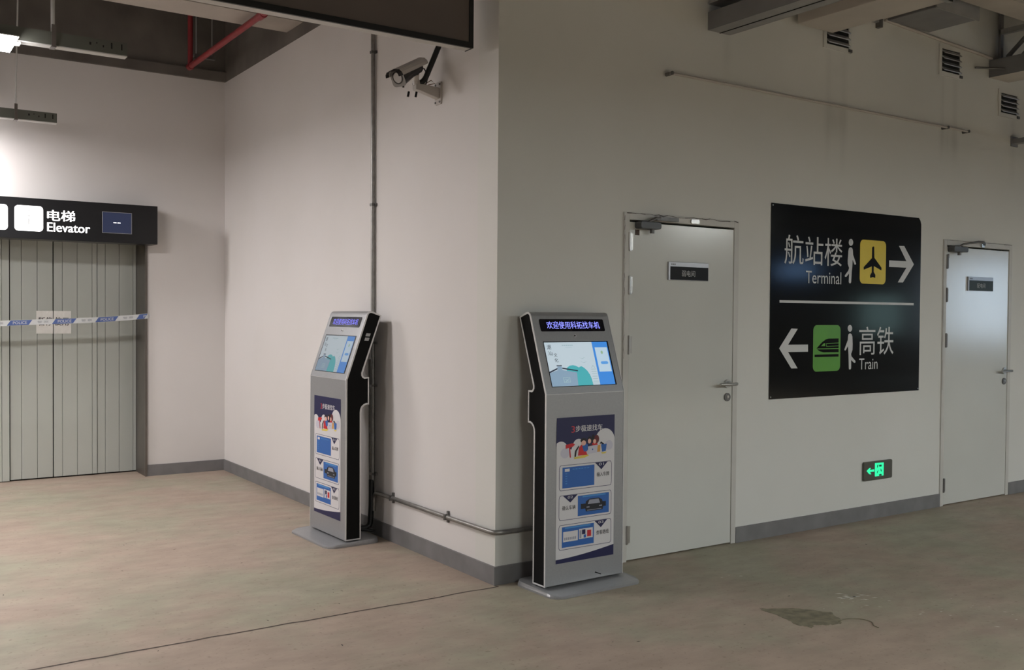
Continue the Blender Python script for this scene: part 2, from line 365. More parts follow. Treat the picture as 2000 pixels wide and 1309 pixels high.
# ------------------------------------------------------------------ service doors
def service_door(name, x0, x1, txt, plate, px0, px1, tx0, tx1, label, arm):
    r = empty(name, (0, 0, 0), kind='structure', label=label)
    f = .042; lx0, lx1, lz1 = x0+f, x1-f+.006, DH-f-.006
    MB().box(x0, x0+f, -.010, .10, 0, DH).box(x1-f, x1, -.010, .10, 0, DH).box(x0+f, x1-f, -.010, .10, DH-f, DH).build('door_frame', 'frame', r, bevel=.002)
    MB().box(x0+f-.004, x1-f+.004, .062, .07, 0, DH-f).build('rebate', 'gap', r)
    leaf = MB().box(lx0+.004, lx1-.006, -.004, .045, .008, lz1-.006).build('door_leaf', 'door', r, bevel=.002)
    # cracked plaster edge round the frame
    ck = MB(); rr = random.Random(len(txt)+int(x0*10))
    def crack(p, q, n, amp, w):
        prev = None
        for i in range(n+1):
            t = i/n; u = p[0]+(q[0]-p[0])*t; v = p[1]+(q[1]-p[1])*t
            if p[1] == q[1]: v += rr.uniform(-amp, amp)
            else: u += rr.uniform(-amp, amp)
            if prev:
                dx, dz = (0, w) if p[1] == q[1] else (w, 0)
                ww = rr.uniform(.3, 1.2)
                ck.add([(prev[0]-dx*ww, -.0108, prev[1]-dz*ww), (u-dx*ww, -.0108, v-dz*ww), (u+dx*ww, -.0108, v+dz*ww), (prev[0]+dx*ww, -.0108, prev[1]+dz*ww)], [(0, 1, 2, 3)])
            prev = (u, v)
    if arm == 'fold':
        crack((x0+.02, DH-.004), (x1-.01, DH-.004), 26, .005, .0022); crack((x0+.004, 1.2), (x0+.004, DH-.02), 30, .003, .0014)
    else:
        crack((x0+.01, DH-.003), (x1-.01, DH-.003), 16, .001, .0015); crack((x0+.003, .9), (x0+.003, DH-.01), 10, .001, .001)
    ck.build('plaster_crack', 'joint', r)
    for z in (1.885, 1.63, 1.28, .16):
        h = MB().cyl((lx0+.001, -.012, z-.055), (lx0+.001, -.012, z+.055), .0075, 10).box(lx0+.002, lx0+.03, -.0065, -.004, z-.05, z+.05).build('hinge', 'dark_steel' if arm != 'fold' else 'steel', r)
    cx0, cx1 = (x0+.085, x0+.245) if arm == 'fold' else (x0+.055, x0+.245)
    cl = MB().prism(rrect(cx0, cx1, 1.962, 2.004, .014), FW, .004, .062).build('door_closer', 'grey_plastic', r, bevel=.003)
    MB().cyl((cx0+.11, -.035, 1.938), (cx0+.11, -.035, 1.962), .014, 10).build('adjuster', 'dark_steel', cl)
    am = MB()
    if arm == 'fold':
        am.tube([(cx0+.07, -.045, 2.002), (cx0+.13, -.05, 2.028), (cx0+.16, -.05, 2.032)], .009, 8).box(cx0+.13, cx0+.305, -.056, -.030, 2.016, 2.038)
    else:
        am.tube([(cx0+.09, -.045, 2.002), (cx0+.12, -.06, 2.022), (cx0+.26, -.10, 2.045), (cx0+.48, -.015, 2.058)], .008, 8).box(cx0+.46, cx0+.50, -.02, -.01, 2.03, 2.055)
    am.build('closer_arm', 'dark_steel', cl)
    if arm == 'fold': MB().prism(rrect(x0+.53, x0+.60, 2.018, 2.044, .008), FW, .010, .018).build('latch_guard', 'steel', r)
    else: MB().prism(rrect(x0+.50, x0+.54, 2.014, 2.042, .004), FW, .010, .020).build('latch_guard', 'steel', r)
    flat('sticker', rect(x0+.088, x0+.122, 1.925, 1.958) if arm == 'fold' else rect(x0+.055, x0+.078, 1.915, 1.945), FW, .0045, 'brown', r)
    # name plate
    pl = MB().prism(rect(px0, px1, 1.668, 1.779), FW, .004, .016).build('name_plate', 'plate_silver', r, bevel=.0015)
    flat('plate_panel', rect(px0+.012, px1-.003, 1.671, 1.751), FW, .016, plate, pl)
    flat('plate_panel', [rect(px0+.02+i*.013, px0+.029+i*.013, 1.758, 1.769) for i in range(3)], FW, .016, 'dark_steel', pl)
    text('lettering', txt, tx0, tx1, 1.692, 1.729, FW, .0172, 'text_grey', pl)
    # lever and lock
    kx = x1-.088
    hd = MB().cyl((kx, -.004, 1.025), (kx, -.014, 1.025), .027, 20).cyl((kx, -.014, 1.025), (kx, -.05, 1.025), .010, 12).tube(fillet([(kx+.045, -.05, 1.025), (kx, -.052, 1.025), (kx-.105, -.05, 1.025)], .01), .0095, 10).build('door_handle', 'steel', r)
    MB().cyl((kx, -.004, .940), (kx, -.013, .940), .026, 20).build('lock', 'dark_steel', r)
    MB().cyl((kx, -.013, .943), (kx, -.016, .943), .009, 12).box(kx-.002, kx+.002, -.0145, -.013, .924, .938).build('lock_barrel', 'steel', r)
    return r
service_door('door_1', *D1, '弱电间', 'plate_black', 1.224, 1.558, 1.330, 1.442, 'white steel service door beside the kiosk, black name plate', 'fold')
service_door('door_2', *D2, '配电间', 'plate_teal', 4.405, 4.757, 4.525, 4.640, 'white steel service door at far right past the direction sign', 'long')

# ------------------------------------------------------------------ elevator recess
d3 = empty('door_3', (0, 0, 0), kind='structure', label='grey green slatted elevator doors in a bronze framed recess')
MB().box(EL1-.012, EL1, YC-.006, YC+.33, 0, ELH).box(EL0, EL0+.012, YC-.006, YC+.33, 0, ELH).box(EL0, EL1, YC-.006, YC+.33, ELH-.012, ELH).box(EL1-.014, EL1+.004, YC-.018, YC-.004, 0, ELH).build('jamb', 'jamb', d3)
MB().box(EL0+.012, EL1-.012, 4.915, 4.925, 0, ELH-.012).build('backing_panel', 'gap', d3)
MB().box(EL0+.012, EL1-.012, 4.83, 4.915, 2.062, ELH-.012).build('door_track', 'trunk_dark', d3)
def slats(edges, y, z0=.012):
    for a, b in zip(edges, edges[1:]):
        MB().box(a+.0014, b-.0014, y, 4.914, z0, 2.06).build('slat', 'slat', d3, bevel=.0012)
L = [-1.742-.12*i for i in range(10, -1, -1)]
slats(L[:-1]+[-1.800, -1.742], 4.866, .006)
slats([-1.736, -1.648, -1.525, -1.402], 4.885)
slats([-1.396, -1.326, -1.205, -1.083, -1.042], 4.885)
slats([-1.039, -.972, -.854, -.735, -.708], 4.893)
nt = empty('paper_notice', (-1.395, 4.884, 1.258), label='crumpled white paper notice taped on the elevator doors', category='notice')
def PF(u, v, d): return (u+1.395-.0, -d+.004*math.sin((u+1.395)*40)*0, v-1.258)
for a, b in ((-1.534, -1.402), (-1.396, -1.256)):
    g = MB(); nx, nz = 8, 8
    for i in range(nx+1):
        for j in range(nz+1):
            u = a+(b-a)*i/nx; v = 1.258+.197*j/nz
            g.v.append((u+1.395, -.0025-R.uniform(0, .0022), v-1.258))
    for i in range(nx):
        for j in range(nz):
            k = i*(nz+1)+j; g.f.append([k, k+nz+1, k+nz+2, k+1])
    g.build('paper_sheet', 'paper', nt)
text('lettering', '暂停', -1.517, -1.407, 1.328, 1.400, PF, .0056, 'ink', nt, .012)
text('lettering', '使用', -1.391, -1.277, 1.328, 1.400, PF, .0056, 'ink', nt, .012)

# police tape
tz = lambda x: 1.349+(x+1.847)*.0412+(max(0, x+1.30)**2)*.052 - .02*max(0, -(x+1.85))
tp = empty('barrier_tape', (0, 0, 0), label='blue and white police barrier tape stretched across the elevator doors', category='tape')
def TF(u, v, d): return (u, 4.555-d-.004*math.sin(u*9), tz(u)+v)
g = MB(); n = 90; xs = [EL0-.03+(EL1+.012-(EL0-.03))*i/n for i in range(n+1)]
for x in xs: g.v += [TF(x, -.022, .0), TF(x, .022, .0), TF(x, -.022, .0012), TF(x, .022, .0012)]
for i in range(n):
    k = 4*i; g.f += [[k+2, k+6, k+7, k+3], [k+1, k+5, k+4, k], [k, k+4, k+6, k+2], [k+3, k+7, k+5, k+1]]
g.build('tape_strip', 'tape', tp)
for c in [-.585-.338*i for i in range(8)]:
    c -= .105
    hi = min(c+.095, EL1+.005)
    if c-.095 < EL0: continue
    q = []
    segs = 10
    lo_pts = [(c-.095+(hi-c+.095-.028)*i/segs, -.020) for i in range(segs+1)]
    hi_pts = [(c-.067+(hi-c+.067)*i/segs, .020) for i in range(segs+1)]
    b = MB()
    for i in range(segs): b.prism([lo_pts[i], lo_pts[i+1], hi_pts[i+1], hi_pts[i]], TF, .0016, .0020)
    b.build('blue_block', 'tape_blue', tp)
    if hi > c+.09: text('lettering', 'POLICE', c-.05, c+.055, -.011, .011, TF, .0026, 'tape', tp, .01)
    else: text('lettering', 'PO', c-.035, c+.02, -.011, .011, TF, .0026, 'tape', tp, .01)
    if c-.20 > EL0: text('lettering', '警 察', c-.205, c-.12, -.009, .010, TF, .0016, 'tape_grey', tp)

# elevator lightbox sign
es = empty('elevator_sign', (-1.9, YC, 2.035), label='black lit elevator sign box above the slatted doors', category='sign')
def EF(u, v, d): return (u+1.9, -.2-d, v-2.035)
MB().prism(rect(-3.35, -.650, 2.035, 2.365), EF, -.2, 0).build('sign_box', mat('black_sign_box', (.010, .010, .012), .3), es, bevel=.003)
def lift_icon(x):
    ic = flat('icon_tile', rrect(x, x+.209, 2.098, 2.302, .028), EF, .0005, 'glow_white', es, .002)
    flat('icon_figure', [rect(x+.045, x+.048, 2.125, 2.278), rect(x+.165, x+.168, 2.125, 2.278)]
         + [rect(x+.095, x+.112, 2.150, 2.200), ellipse(x+.104, 2.222, .011, .011, 10), [(x+.095, 2.258), (x+.113, 2.258), (x+.104, 2.272)], [(x+.095, 2.140), (x+.113, 2.140), (x+.104, 2.126)]][:2+4], EF, .0028, 'glow_line', ic)
lift_icon(-1.763); lift_icon(-2.020)
text('lettering', '电梯', -1.524, -1.311, 2.190, 2.279, EF, .002, 'glow_white', es, .022)
text('lettering', 'Elevator', -1.524, -1.196, 2.103, 2.176, EF, .002, 'glow_white', es, .022)
sc = flat('display', rect(-1.098, -.868, 2.117, 2.288), EF, .0005, 'el_screen', es, .002)
MB().ring(rect(-1.102, -.864, 2.113, 2.292), rect(-1.098, -.868, 2.117, 2.288), EF, .0005, .004).build('display_rim', 'plate_silver', es)
flat('dash_mark', [rect(-1.012, -.988, 2.200, 2.206), rect(-.980, -.956, 2.200, 2.206)], EF, .0028, 'glow_white', sc)

# ------------------------------------------------------------------ direction sign on the right wall
ds = empty('direction_sign', (2.962, 0, .908), label='large black direction sign with yellow airplane and green train', category='sign')
def DF(u, v, d): return (u-2.962, -d, v-.908)
MB().prism([(2.138, .908), (3.786, .908), (3.786, 2.150), (3.775, 2.178), (3.755, 2.1975), (2.138, 2.1975)], DF, .001, .006).build('sign_panel', 'sign_black', ds)
HEAD1 = [(2.983,1.979),(2.981,1.968),(2.974,1.959),(2.964,1.954),(2.953,1.953),(2.943,1.958),(2.936,1.966),(2.934,1.976),(2.936,1.987),(2.942,1.996),(2.952,2.001),(2.963,2.002),(2.973,1.997),(2.98,1.989)]
BODY1 = [(2.932,1.92),(2.937,1.935),(2.953,1.943),(2.97,1.94),(2.98,1.927),(2.984,1.891),(3.005,1.855),(3.019,1.83),(3.012,1.822),(3.001,1.824),(2.98,1.857),(2.978,1.818),(2.972,1.776),(2.967,1.698),(2.959,1.69),(2.947,1.692),(2.941,1.7),(2.943,1.759),(2.913,1.734),(2.898,1.735),(2.897,1.744),(2.935,1.78),(2.942,1.798),(2.928,1.824),(2.926,1.847)]
PLANE = [(3.204,1.958),(3.211,1.961),(3.221,1.958),(3.225,1.88),(3.309,1.811),(3.308,1.792),(3.22,1.82),(3.219,1.778),(3.239,1.758),(3.238,1.736),(3.209,1.741),(3.18,1.734),(3.178,1.753),(3.197,1.775),(3.196,1.817),(3.106,1.791),(3.104,1.809),(3.196,1.876),(3.197,1.953)]
ARROW_R = [(3.514,1.978),(3.577,1.98),(3.7,1.849),(3.569,1.712),(3.506,1.711),(3.609,1.822),(3.398,1.821),(3.399,1.868),(3.608,1.869)]
ARROW_L = [(2.227,1.243),(2.346,1.374),(2.41,1.372),(2.315,1.266),(2.516,1.265),(2.517,1.216),(2.316,1.217),(2.413,1.106),(2.35,1.107)]
TRAIN1 = [(2.605,1.237),(2.66,1.279),(2.702,1.299),(2.73,1.304),(2.838,1.304),(2.839,1.237)]
TRAINW = [(2.65,1.253),(2.678,1.271),(2.694,1.273),(2.693,1.252)]
TRAINS = [[(2.71,1.2725),(2.838,1.275),(2.838,1.2705),(2.71,1.268)], [(2.71,1.2515),(2.839,1.2545),(2.839,1.251),(2.71,1.248)], [(2.706,1.2725),(2.710,1.2725),(2.710,1.248),(2.706,1.248)]]
TRAIN2 = [(2.609,1.231),(2.839,1.231),(2.84,1.209),(2.676,1.21),(2.641,1.217)]
TRAINB = [(2.585,1.195),(2.839,1.196),(2.839,1.178),(2.586,1.178)]
HEAD2 = [(2.986,1.374),(2.984,1.364),(2.977,1.355),(2.968,1.351),(2.957,1.351),(2.947,1.355),(2.94,1.364),(2.937,1.374),(2.939,1.385),(2.946,1.393),(2.956,1.398),(2.966,1.398),(2.976,1.393),(2.983,1.385)]
BODY2 = [(2.941,1.316),(2.946,1.332),(2.962,1.34),(2.979,1.334),(2.99,1.316),(2.994,1.264),(2.993,1.222),(2.978,1.194),(2.983,1.177),(3.028,1.143),(3.027,1.131),(3.014,1.13),(2.98,1.151),(2.981,1.093),(2.974,1.085),(2.959,1.086),(2.956,1.093),(2.95,1.189),(2.942,1.25),(2.921,1.223),(2.911,1.218),(2.903,1.225),(2.922,1.26),(2.94,1.293)]
e = .0065
for h_, b_ in ((HEAD1, BODY1), (HEAD2, BODY2)): flat('figure_head', h_, DF, e, 'vinyl_white', ds); flat('walking_figure', b_, DF, e, 'vinyl_white', ds)
y = flat('yellow_tile', rrect(3.062, 3.360, 1.692, 2.004, .036), DF, e, 'vinyl_yellow', ds); flat('airplane_mark', PLANE, DF, e+.0008, 'sign_black', y)
y = flat('green_tile', rrect(2.569, 2.859, 1.079, 1.397, .036), DF, e, 'vinyl_green', ds)
[flat('train_mark', q_, DF, e+.0008, 'sign_black', y) for q_ in (TRAIN1, TRAIN2, TRAINB)]; flat('train_mark', [TRAINW]+TRAINS, DF, e+.0016, 'vinyl_green', y)
flat('arrow', ARROW_R, DF, e, 'vinyl_white', ds); flat('arrow', ARROW_L, DF, e, 'vinyl_white', ds)
flat('dividing_line', rect(2.225, 3.706, 1.545, 1.562), DF, e, 'vinyl_white', ds)
text('lettering', '航站楼', 2.267, 2.866, 1.803, 1.998, DF, e+.0005, 'vinyl_white', ds)
text('lettering', 'Terminal', 2.485, 2.858, 1.680, 1.764, DF, e+.0005, 'vinyl_white', ds)
text('lettering', '高铁', 3.066, 3.466, 1.184, 1.386, DF, e+.0005, 'vinyl_white', ds)
text('lettering', 'Train', 3.070, 3.281, 1.081, 1.160, DF, e+.0005, 'vinyl_white', ds)
for u, v in ((2.150, .922), (3.774, .922), (2.150, 2.184)): MB().cyl(DF(u, v, .006), DF(u, v, .008), .005, 8).build('screw', 'steel', ds)

# emergency exit sign
ex = empty('exit_sign', (3.295, 0, .28), label='low emergency exit sign with glowing green arrow and running figure', category='exit sign')
def XF(u, v, d): return (u-3.295, -d, v-.28)
MB().prism(rrect(3.130, 3.460, .281, .416, .012), XF, .001, .018).build('sign_plate', 'exit_plate', ex, bevel=.003)
flat('arrow', [(3.157,.353),(3.188,.372),(3.207,.371),(3.193,.358),(3.245,.359),(3.246,.342),(3.198,.343),(3.211,.325),(3.189,.328)], XF, .0185, 'exit_green', ex)
y = flat('lit_doorway', [(3.252,.403),(3.355,.4),(3.355,.305),(3.333,.305),(3.253,.306)], XF, .0185, 'exit_green', ex)
flat('running_figure', [[(3.278,.387),(3.291,.389),(3.285,.371),(3.277,.367)], [(3.299,.387),(3.329,.386),(3.328,.372),(3.302,.373)], [(3.276,.338),(3.295,.352),(3.278,.326)], [(3.297,.314),(3.31,.319),(3.329,.319),(3.331,.3055),(3.304,.3065)], [(3.319,.36),(3.33,.347),(3.329,.333),(3.319,.344)]], XF, .0195, 'exit_dark', y)

# ------------------------------------------------------------------ the kiosks
KW, ZK, YT, ZT = .5297, 1.0386, .1419, 1.4451
KL = math.hypot(YT, ZT-ZK)
PROFILE = [(0, .03), (0, ZK), (YT, ZT), (.148, 1.4565), (.158, 1.4640), (.1716, 1.4670), (.186, 1.4645), (.2452, 1.4407), (.1200, 1.0890), (.1155, 1.0760), (.1160, 1.0650), (.1215, 1.0560), (.1310, 1.0515), (.1596, 1.0515), (.1596, .8785), (.1450, .8785), (.1290, .8735), (.1160, .8620), (.1090, .8480), (.1068, .8300), (.1068, .03)]
SC = {}
def screen_mats(k):
    def c(n, rgb, s=1.0):
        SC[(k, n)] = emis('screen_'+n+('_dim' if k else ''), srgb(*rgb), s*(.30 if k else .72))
    for n, rgb in (('bg', (196, 212, 222)), ('blue', (62, 140, 225)), ('card', (190, 214, 232)), ('teal', (74, 176, 184)), ('house', (138, 165, 188)), ('ink', (30, 40, 60)), ('pale', (160, 188, 196)), ('dot', (150, 185, 150)), ('button', (90, 160, 230))): c(n, rgb)
screen_mats(0); screen_mats(1)
PM = {n: mat('poster_'+n, srgb(*c), .45, var=.02) for n, c in (('white', (212, 210, 212)), ('navy', (22, 24, 72)), ('blue', (44, 98, 172)), ('skyblue', (70, 140, 200)), ('line', (70, 72, 100)), ('red', (196, 36, 44)), ('title_red', (190, 50, 60)), ('skin', (226, 178, 160)), ('hair', (24, 18, 24)), ('yellow', (216, 196, 90)), ('grey', (150, 152, 165)), ('cloud', (196, 194, 206)), ('car', (30, 32, 40)), ('orange', (206, 150, 70)), ('maroon', (96, 28, 34)))}
def FS(u, t, d):
    sy, sz = YT/KL, (ZT-ZK)/KL
    return (u, sy*t-sz*d, ZK+sz*t+sy*d)
def kiosk(loc, rz, dim, label):
    r = empty('information_kiosk', loc, rz, label, 'kiosk', 'car finding kiosks by the corner')
    h = KW/2
    FX = lambda u, v, d: (d, u, v)
    b = MB().prism(PROFILE, FX, -h, h); b.build('cabinet', 'silver', r, bevel=.003)
    # bright edge strips and black inset cheeks
    bm = bmesh.new(); f = bm.faces.new([bm.verts.new((0, y, z)) for y, z in PROFILE]); f.normal_update(); bm.normal_update(); bmesh.ops.inset_individual(bm, faces=[f], thickness=.0105)
    inner = [(v.co.y, v.co.z) for v in f.verts]; bm.free()
    for s in (-1, 1):
        q = MB(); n = len(PROFILE); d0, d1 = (h, h+.004) if s > 0 else (-h, -h-.004)
        q.ring(PROFILE, inner, FX, d0, d1); q.build('edge_strip', 'silver_edge', r)
        MB().prism(inner, FX, min(s*h, s*(h+.0015)), max(s*h, s*(h+.0015))).build('side_panel', 'black_panel', r)
    if dim:
        for y0, z0 in ((.134, 1.309), (.126, 1.282)):
            flat('side_label', [(y0, z0), (y0+.030, z0-.002), (y0+.037, z0+.017), (y0+.007, z0+.019)], lambda u, v, d: (h+d, u, v), .0018, 'text_grey', r)
    # base plate: a wide wedge with rounded front corners
    bp = rrect(-.305, .305, -.135, .235, .065, 5)
    g = MB(); n = len(bp); hz = lambda y: .012+.018*max(0, min(1, (y+.135)/.135))
    v = [(x, y, 0) for x, y in bp]+[(x, y, .010) for x, y in bp]+[(x*.985, y+(.006 if y < 0 else -.006), hz(y)) for x, y in bp]
    g.add(v, [list(range(n))[::-1], list(range(2*n, 3*n))]+[(i, (i+1) % n, (i+1) % n+n, i+n) for i in range(n)]+[(i+n, (i+1) % n+n, (i+1) % n+2*n, i+2*n) for i in range(n)])
    g.build('base_plate', 'silver', r)
    flat('front_seam', rect(-h, h, ZK-.003, ZK-.001), FW, .0005, 'silver_edge', r, .0008)
    # LED header
    hd = flat('header_panel', rrect(-.2215, .2215, .3437, .413, .008), FS, .0005, 'black_gloss', r, .002)
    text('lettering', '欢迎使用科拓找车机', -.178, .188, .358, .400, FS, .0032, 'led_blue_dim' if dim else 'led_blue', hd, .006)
    MB().cyl(FS(0, .318, 0), FS(0, .318, .004), .008, 14).build('camera_eye', 'silver_edge', r)
    MB().cyl(FS(-.002, .318, .004), FS(-.002, .318, .005), .005, 12).build('camera_pupil', 'black_gloss', r)
    # touch screen
    U0, U1, T0, T1 = -.223, .223, .0367, .2875
    MB().ring(rect(U0, U1, T0, T1), rect(U0+.003, U1-.009, T0+.003, T1-.005), FS, .0004, .0022).build('screen_bezel', 'bezel', r)
    ds_ = flat('display', rect(U0+.003, U1-.009, T0+.003, T1-.005), FS, .0002, SC[(dim, 'bg')], r, .0006)
    a0, a1, b0, b1 = U0+.003, U1-.009, T0+.003, T1-.005
    P = lambda u, v: (a0+(a1-a0)*u, b1-(b1-b0)*v)
    pl = lambda *q: [P(u, v) for u, v in q]
    box = lambda u0, u1, v0, v1: pl((u0, v1), (u1, v1), (u1, v0), (u0, v0))
    m = lambda n: SC[(dim, n)]
    e1, e2, e3 = .001, .0014, .0018
    flat('menu_band', box(.752, 1, 0, 1), FS, e1, m('blue'), ds_, .0002)
    flat('menu_card', box(.785, .985, .13, .70), FS, e2, m('card'), ds_, .0002)
    flat('menu_button', [P(u, v) for u, v in rrect(.835, .955, .46, .525, .025, 3)], FS, e3, m('button'), ds_, .0002)
    flat('menu_dot', [P(u, v) for u, v in ellipse(.885, .25, .018, .04, 12)], FS, e3, m('dot'), ds_, .0002)
    hill = lambda cx, w, top, n=14: [P(cx+w*math.cos(PI-PI*i/n), 1-(1-top)*math.sin(PI*i/n)**.8) for i in range(n+1)]
    flat('hill', [P(u, v) for u, v in [(.27, .62), (.29, .575), (.33, .54), (.38, .53), (.43, .55), (.48, .60), (.50, .66), (.50, .75), (.27, .75)]], FS, e1, m('teal'), ds_, .0002)
    flat('hill', [P(u, v) for u, v in [(.40, 1), (.40, .70), (.44, .63), (.48, .575), (.51, .56), (.55, .60), (.59, .67), (.62, .76), (.635, .86), (.64, 1)]], FS, e2, m('teal'), ds_, .0002)
    flat('house_front', pl((0, 1), (.40, 1), (.42, .70), (.205, .635), (.20, .55), (.135, .55), (.13, .635), (0, .70)), FS, e3, m('house'), ds_, .0002)
    flat('roof_line', [pl((0, .70), (.13, .615), (.13, .585), (0, .665)), pl((.125, .545), (.205, .545), (.205, .525), (.125, .525)), pl((.205, .61), (.44, .675), (.44, .65), (.205, .58))], FS, e3+.0004, m('ink'), ds_, .0002)
    flat('crest_square', [box(.19, .20, .80, .92), box(.285, .295, .80, .92), box(.19, .295, .80, .812), box(.19, .295, .908, .92), pl((.215, .90), (.27, .83), (.278, .84), (.224, .91)), pl((.215, .83), (.27, .89), (.262, .90), (.21, .84))], FS, e3+.0004, m('pale'), ds_, .0002)
    flat('bird_mark', [pl((.50, .35), (.54, .385), (.58, .36), (.60, .35), (.545, .40)), pl((.51, .44), (.56, .475), (.61, .45), (.565, .49))], FS, e1, m('pale'), ds_, .0002)
    flat('pagoda_mark', [box(.655, .735, .63+.055*i, .642+.055*i) for i in range(6)]+[pl((.665, .60), (.695, .54), (.725, .60), (.72, .61), (.695, .56), (.67, .61))]+[box(.63, .745, .93, .94), box(.63, .745, .965, .972)], FS, e2, m('pale'), ds_, .0002)
    flat('title_mark', [box(.27+.03*i, .292+.03*i, .06, .085) for i in range(6)]+[box(.32, .42, .115, .122)], FS, e1, m('pale'), ds_, .0002)
    for ch, u0, u1, v0, v1 in (('潮', .035, .095, .05, .165), ('汕', .035, .10, .20, .30), ('文', .115, .17, .25, .335), ('化', .115, .17, .36, .455)):
        (ua, va), (ub, vb) = P(u0, v1), P(u1, v0)
        text('lettering', ch, ua, ub, va, vb, FS, e2, m('ink'), ds_)
    # printed poster on the lower front
    A0, A1, B0, B1 = -.199, .199, .1436, .9122
    po = flat('poster', rect(A0, A1, B0, B1), FW, .0006, PM['white'], r, .0006)
    Q = lambda u, v: (A0+(A1-A0)*u, B1-(B1-B0)*v)
    ql = lambda *q: [Q(u, v) for u, v in q]
    qb = lambda u0, u1, v0, v1: ql((u0, v1), (u1, v1), (u1, v0), (u0, v0))
    f1, f2, f3, f4 = .0014, .0018, .0022, .0026
    pf = lambda name, polys, d, mm: flat(name, polys, FW, d, PM[mm], po, .0002)
    def cloud(cx, cy, rx, a0, a1, asp=.52, n=12): return [(cx+rx*math.cos(a0+(a1-a0)*i/n), cy-rx*asp*math.sin(a0+(a1-a0)*i/n)) for i in range(n+1)]
    sky = [(0, 0), (1, 0), (1, .165)]+cloud(.83, .185, .175, .25, PI-.35)+[(.60, .235), (.52, .235)]+cloud(.37, .205, .10, .4, PI-.2)+[(.245, .225)]+cloud(.07, .225, .12, .35, PI*.72)+[(0, .20)]
    pf('navy_sky', [Q(u, v) for u, v in sky], f1, 'navy')
    pf('cloud_shade', [[Q(u, v) for u, v in ellipse(.14, .245, .075, .035)], [Q(u, v) for u, v in ellipse(.90, .215, .07, .035)]], f2, 'cloud')
    tx = lambda s, u0, u1, v0, v1, mm, d=f2, bold=.012: text('lettering', s, Q(u0, v1)[0], Q(u1, v1)[0], Q(u0, v1)[1], Q(u0, v0)[1], FW, d, PM[mm], po, bold)
    tx('3', .245, .305, .062, .108, 'title_red'); tx('步极速找车', .315, .785, .060, .105, 'white')
    # signpost and group of travellers
    pf('signpost', [ql((.15, .188), (.27, .180), (.31, .190), (.27, .205), (.15, .215)), ql((.205, .21), (.225, .21), (.24, .278), (.222, .278))], f3, 'red')
    pf('jacket', [ql((.36, .27), (.375, .215), (.42, .195), (.45, .21), (.50, .245), (.52, .27)), ql((.60, .19), (.66, .185), (.70, .20), (.70, .225), (.62, .215))], f3, 'red')
    pf('blue_clothes', [ql((.43, .205), (.50, .19), (.53, .20), (.52, .245), (.46, .245)), ql((.76, .205), (.86, .205), (.845, .255), (.78, .258))], f3+.0002, 'blue')
    pf('dark_hair', [[Q(u, v) for u, v in ellipse(.455, .168, .055, .017)], [Q(u, v) for u, v in ellipse(.56, .165, .04, .022)], [Q(u, v) for u, v in ellipse(.62, .16, .025, .03)], ql((.30, .275), (.31, .235), (.37, .20), (.38, .207), (.335, .24), (.325, .277)), ql((.73, .20), (.76, .185), (.81, .20), (.82, .23), (.80, .225), (.77, .20))], f3, 'hair')
    pf('maroon_hair', [[Q(u, v) for u, v in ellipse(.68, .165, .045, .03)], ql((.555, .215), (.60, .195), (.60, .22))], f3, 'maroon')
    pf('face', [[Q(u, v) for u, v in ellipse(.455, .185, .04, .018)], [Q(u, v) for u, v in ellipse(.555, .175, .028, .017)], [Q(u, v) for u, v in ellipse(.645, .18, .026, .016)]], f4, 'skin')
    pf('laptop', [ql((.53, .212), (.70, .205), (.69, .26), (.53, .265))], f4, 'cloud')
    pf('laptop_mark', [[Q(u, v) for u, v in ellipse(.61, .235, .010, .006, 10)]], f4+.0004, 'blue')
    pf('case', [ql((.70, .21), (.75, .205), (.745, .256), (.69, .256))], f3+.0002, 'orange')
    pf('table_edge', [ql((.29, .28), (.52, .265), (.55, .275), (.48, .288), (.30, .292)), ql((.76, .262), (.86, .260), (.84, .272), (.78, .272))], f2, 'yellow')
    # three numbered step boxes
    for i, (v0, v1, right) in enumerate(((.327, .502, True), (.534, .707, False), (.737, .911, True))):
        n_ = 6
        o_ = [Q(u, v) for u, v in rrect(.045, .955, v0, v1, .028, 4)]; i_ = [Q(u, v) for u, v in rrect(.052, .948, v0+.0035, v1-.0035, .025, 4)]
        MB().ring(o_, i_, FW, f1, f1+.0003).build('step_outline', PM['line'], po)
        s0, s1 = (.10, .648) if right else (.366, .91)
        t0, t1 = (.66, .88) if right else (.113, .36)
        c0, c1 = (.69, .91) if right else (.10, .325)
        pf('step_picture', qb(s0, s1, v0+.016, v1-.016), f1, 'blue')
        pf('step_triangle', ql((t0, v0+.004), (t1, v0+.004), ((t0+t1)/2, v0+.055)), f2, 'navy')
        tx('0%d' % (i+1), (t0+t1)/2-.045, (t0+t1)/2+.045, v0+.009, v0+.026, 'white', f3, .01)
        tx(('输入车牌', '确认车辆', '查看路线')[i], c0, c1, v0+.073, v0+.104, 'hair', f2, .01)
        if i == 0:
            pf('picture_detail', [qb(s0+.04, s0+.12, v0+.026, v0+.046)], f2, 'white')
            pf('picture_detail', [qb(s0+.17+.05*j, s0+.205+.05*j, v0+.030, v0+.036) for j in range(6)]+[qb(s0+.05, s0+.08, v0+.058+.017*j, v0+.063+.017*j) for j in range(5)], f2, 'skyblue')
        elif i == 1:
            pf('picture_detail', [qb(s0+.08, s1-.06, v0+.02, v0+.03)], f2, 'skyblue')
            pf('car_shape', [ql((s0+.12, v0+.10), (s0+.14, v0+.06), (s0+.20, v0+.045), (s0+.36, v0+.045), (s0+.42, v0+.06), (s0+.45, v0+.10), (s0+.43, v0+.132), (s0+.14, v0+.132)), qb(s0+.05, s0+.13, v0+.075, v0+.11), qb(s0+.43, s0+.49, v0+.075, v0+.11)], f2, 'car')
            pf('car_windscreen', [ql((s0+.17, v0+.082), (s0+.20, v0+.052), (s0+.36, v0+.052), (s0+.385, v0+.082))], f3, 'grey')
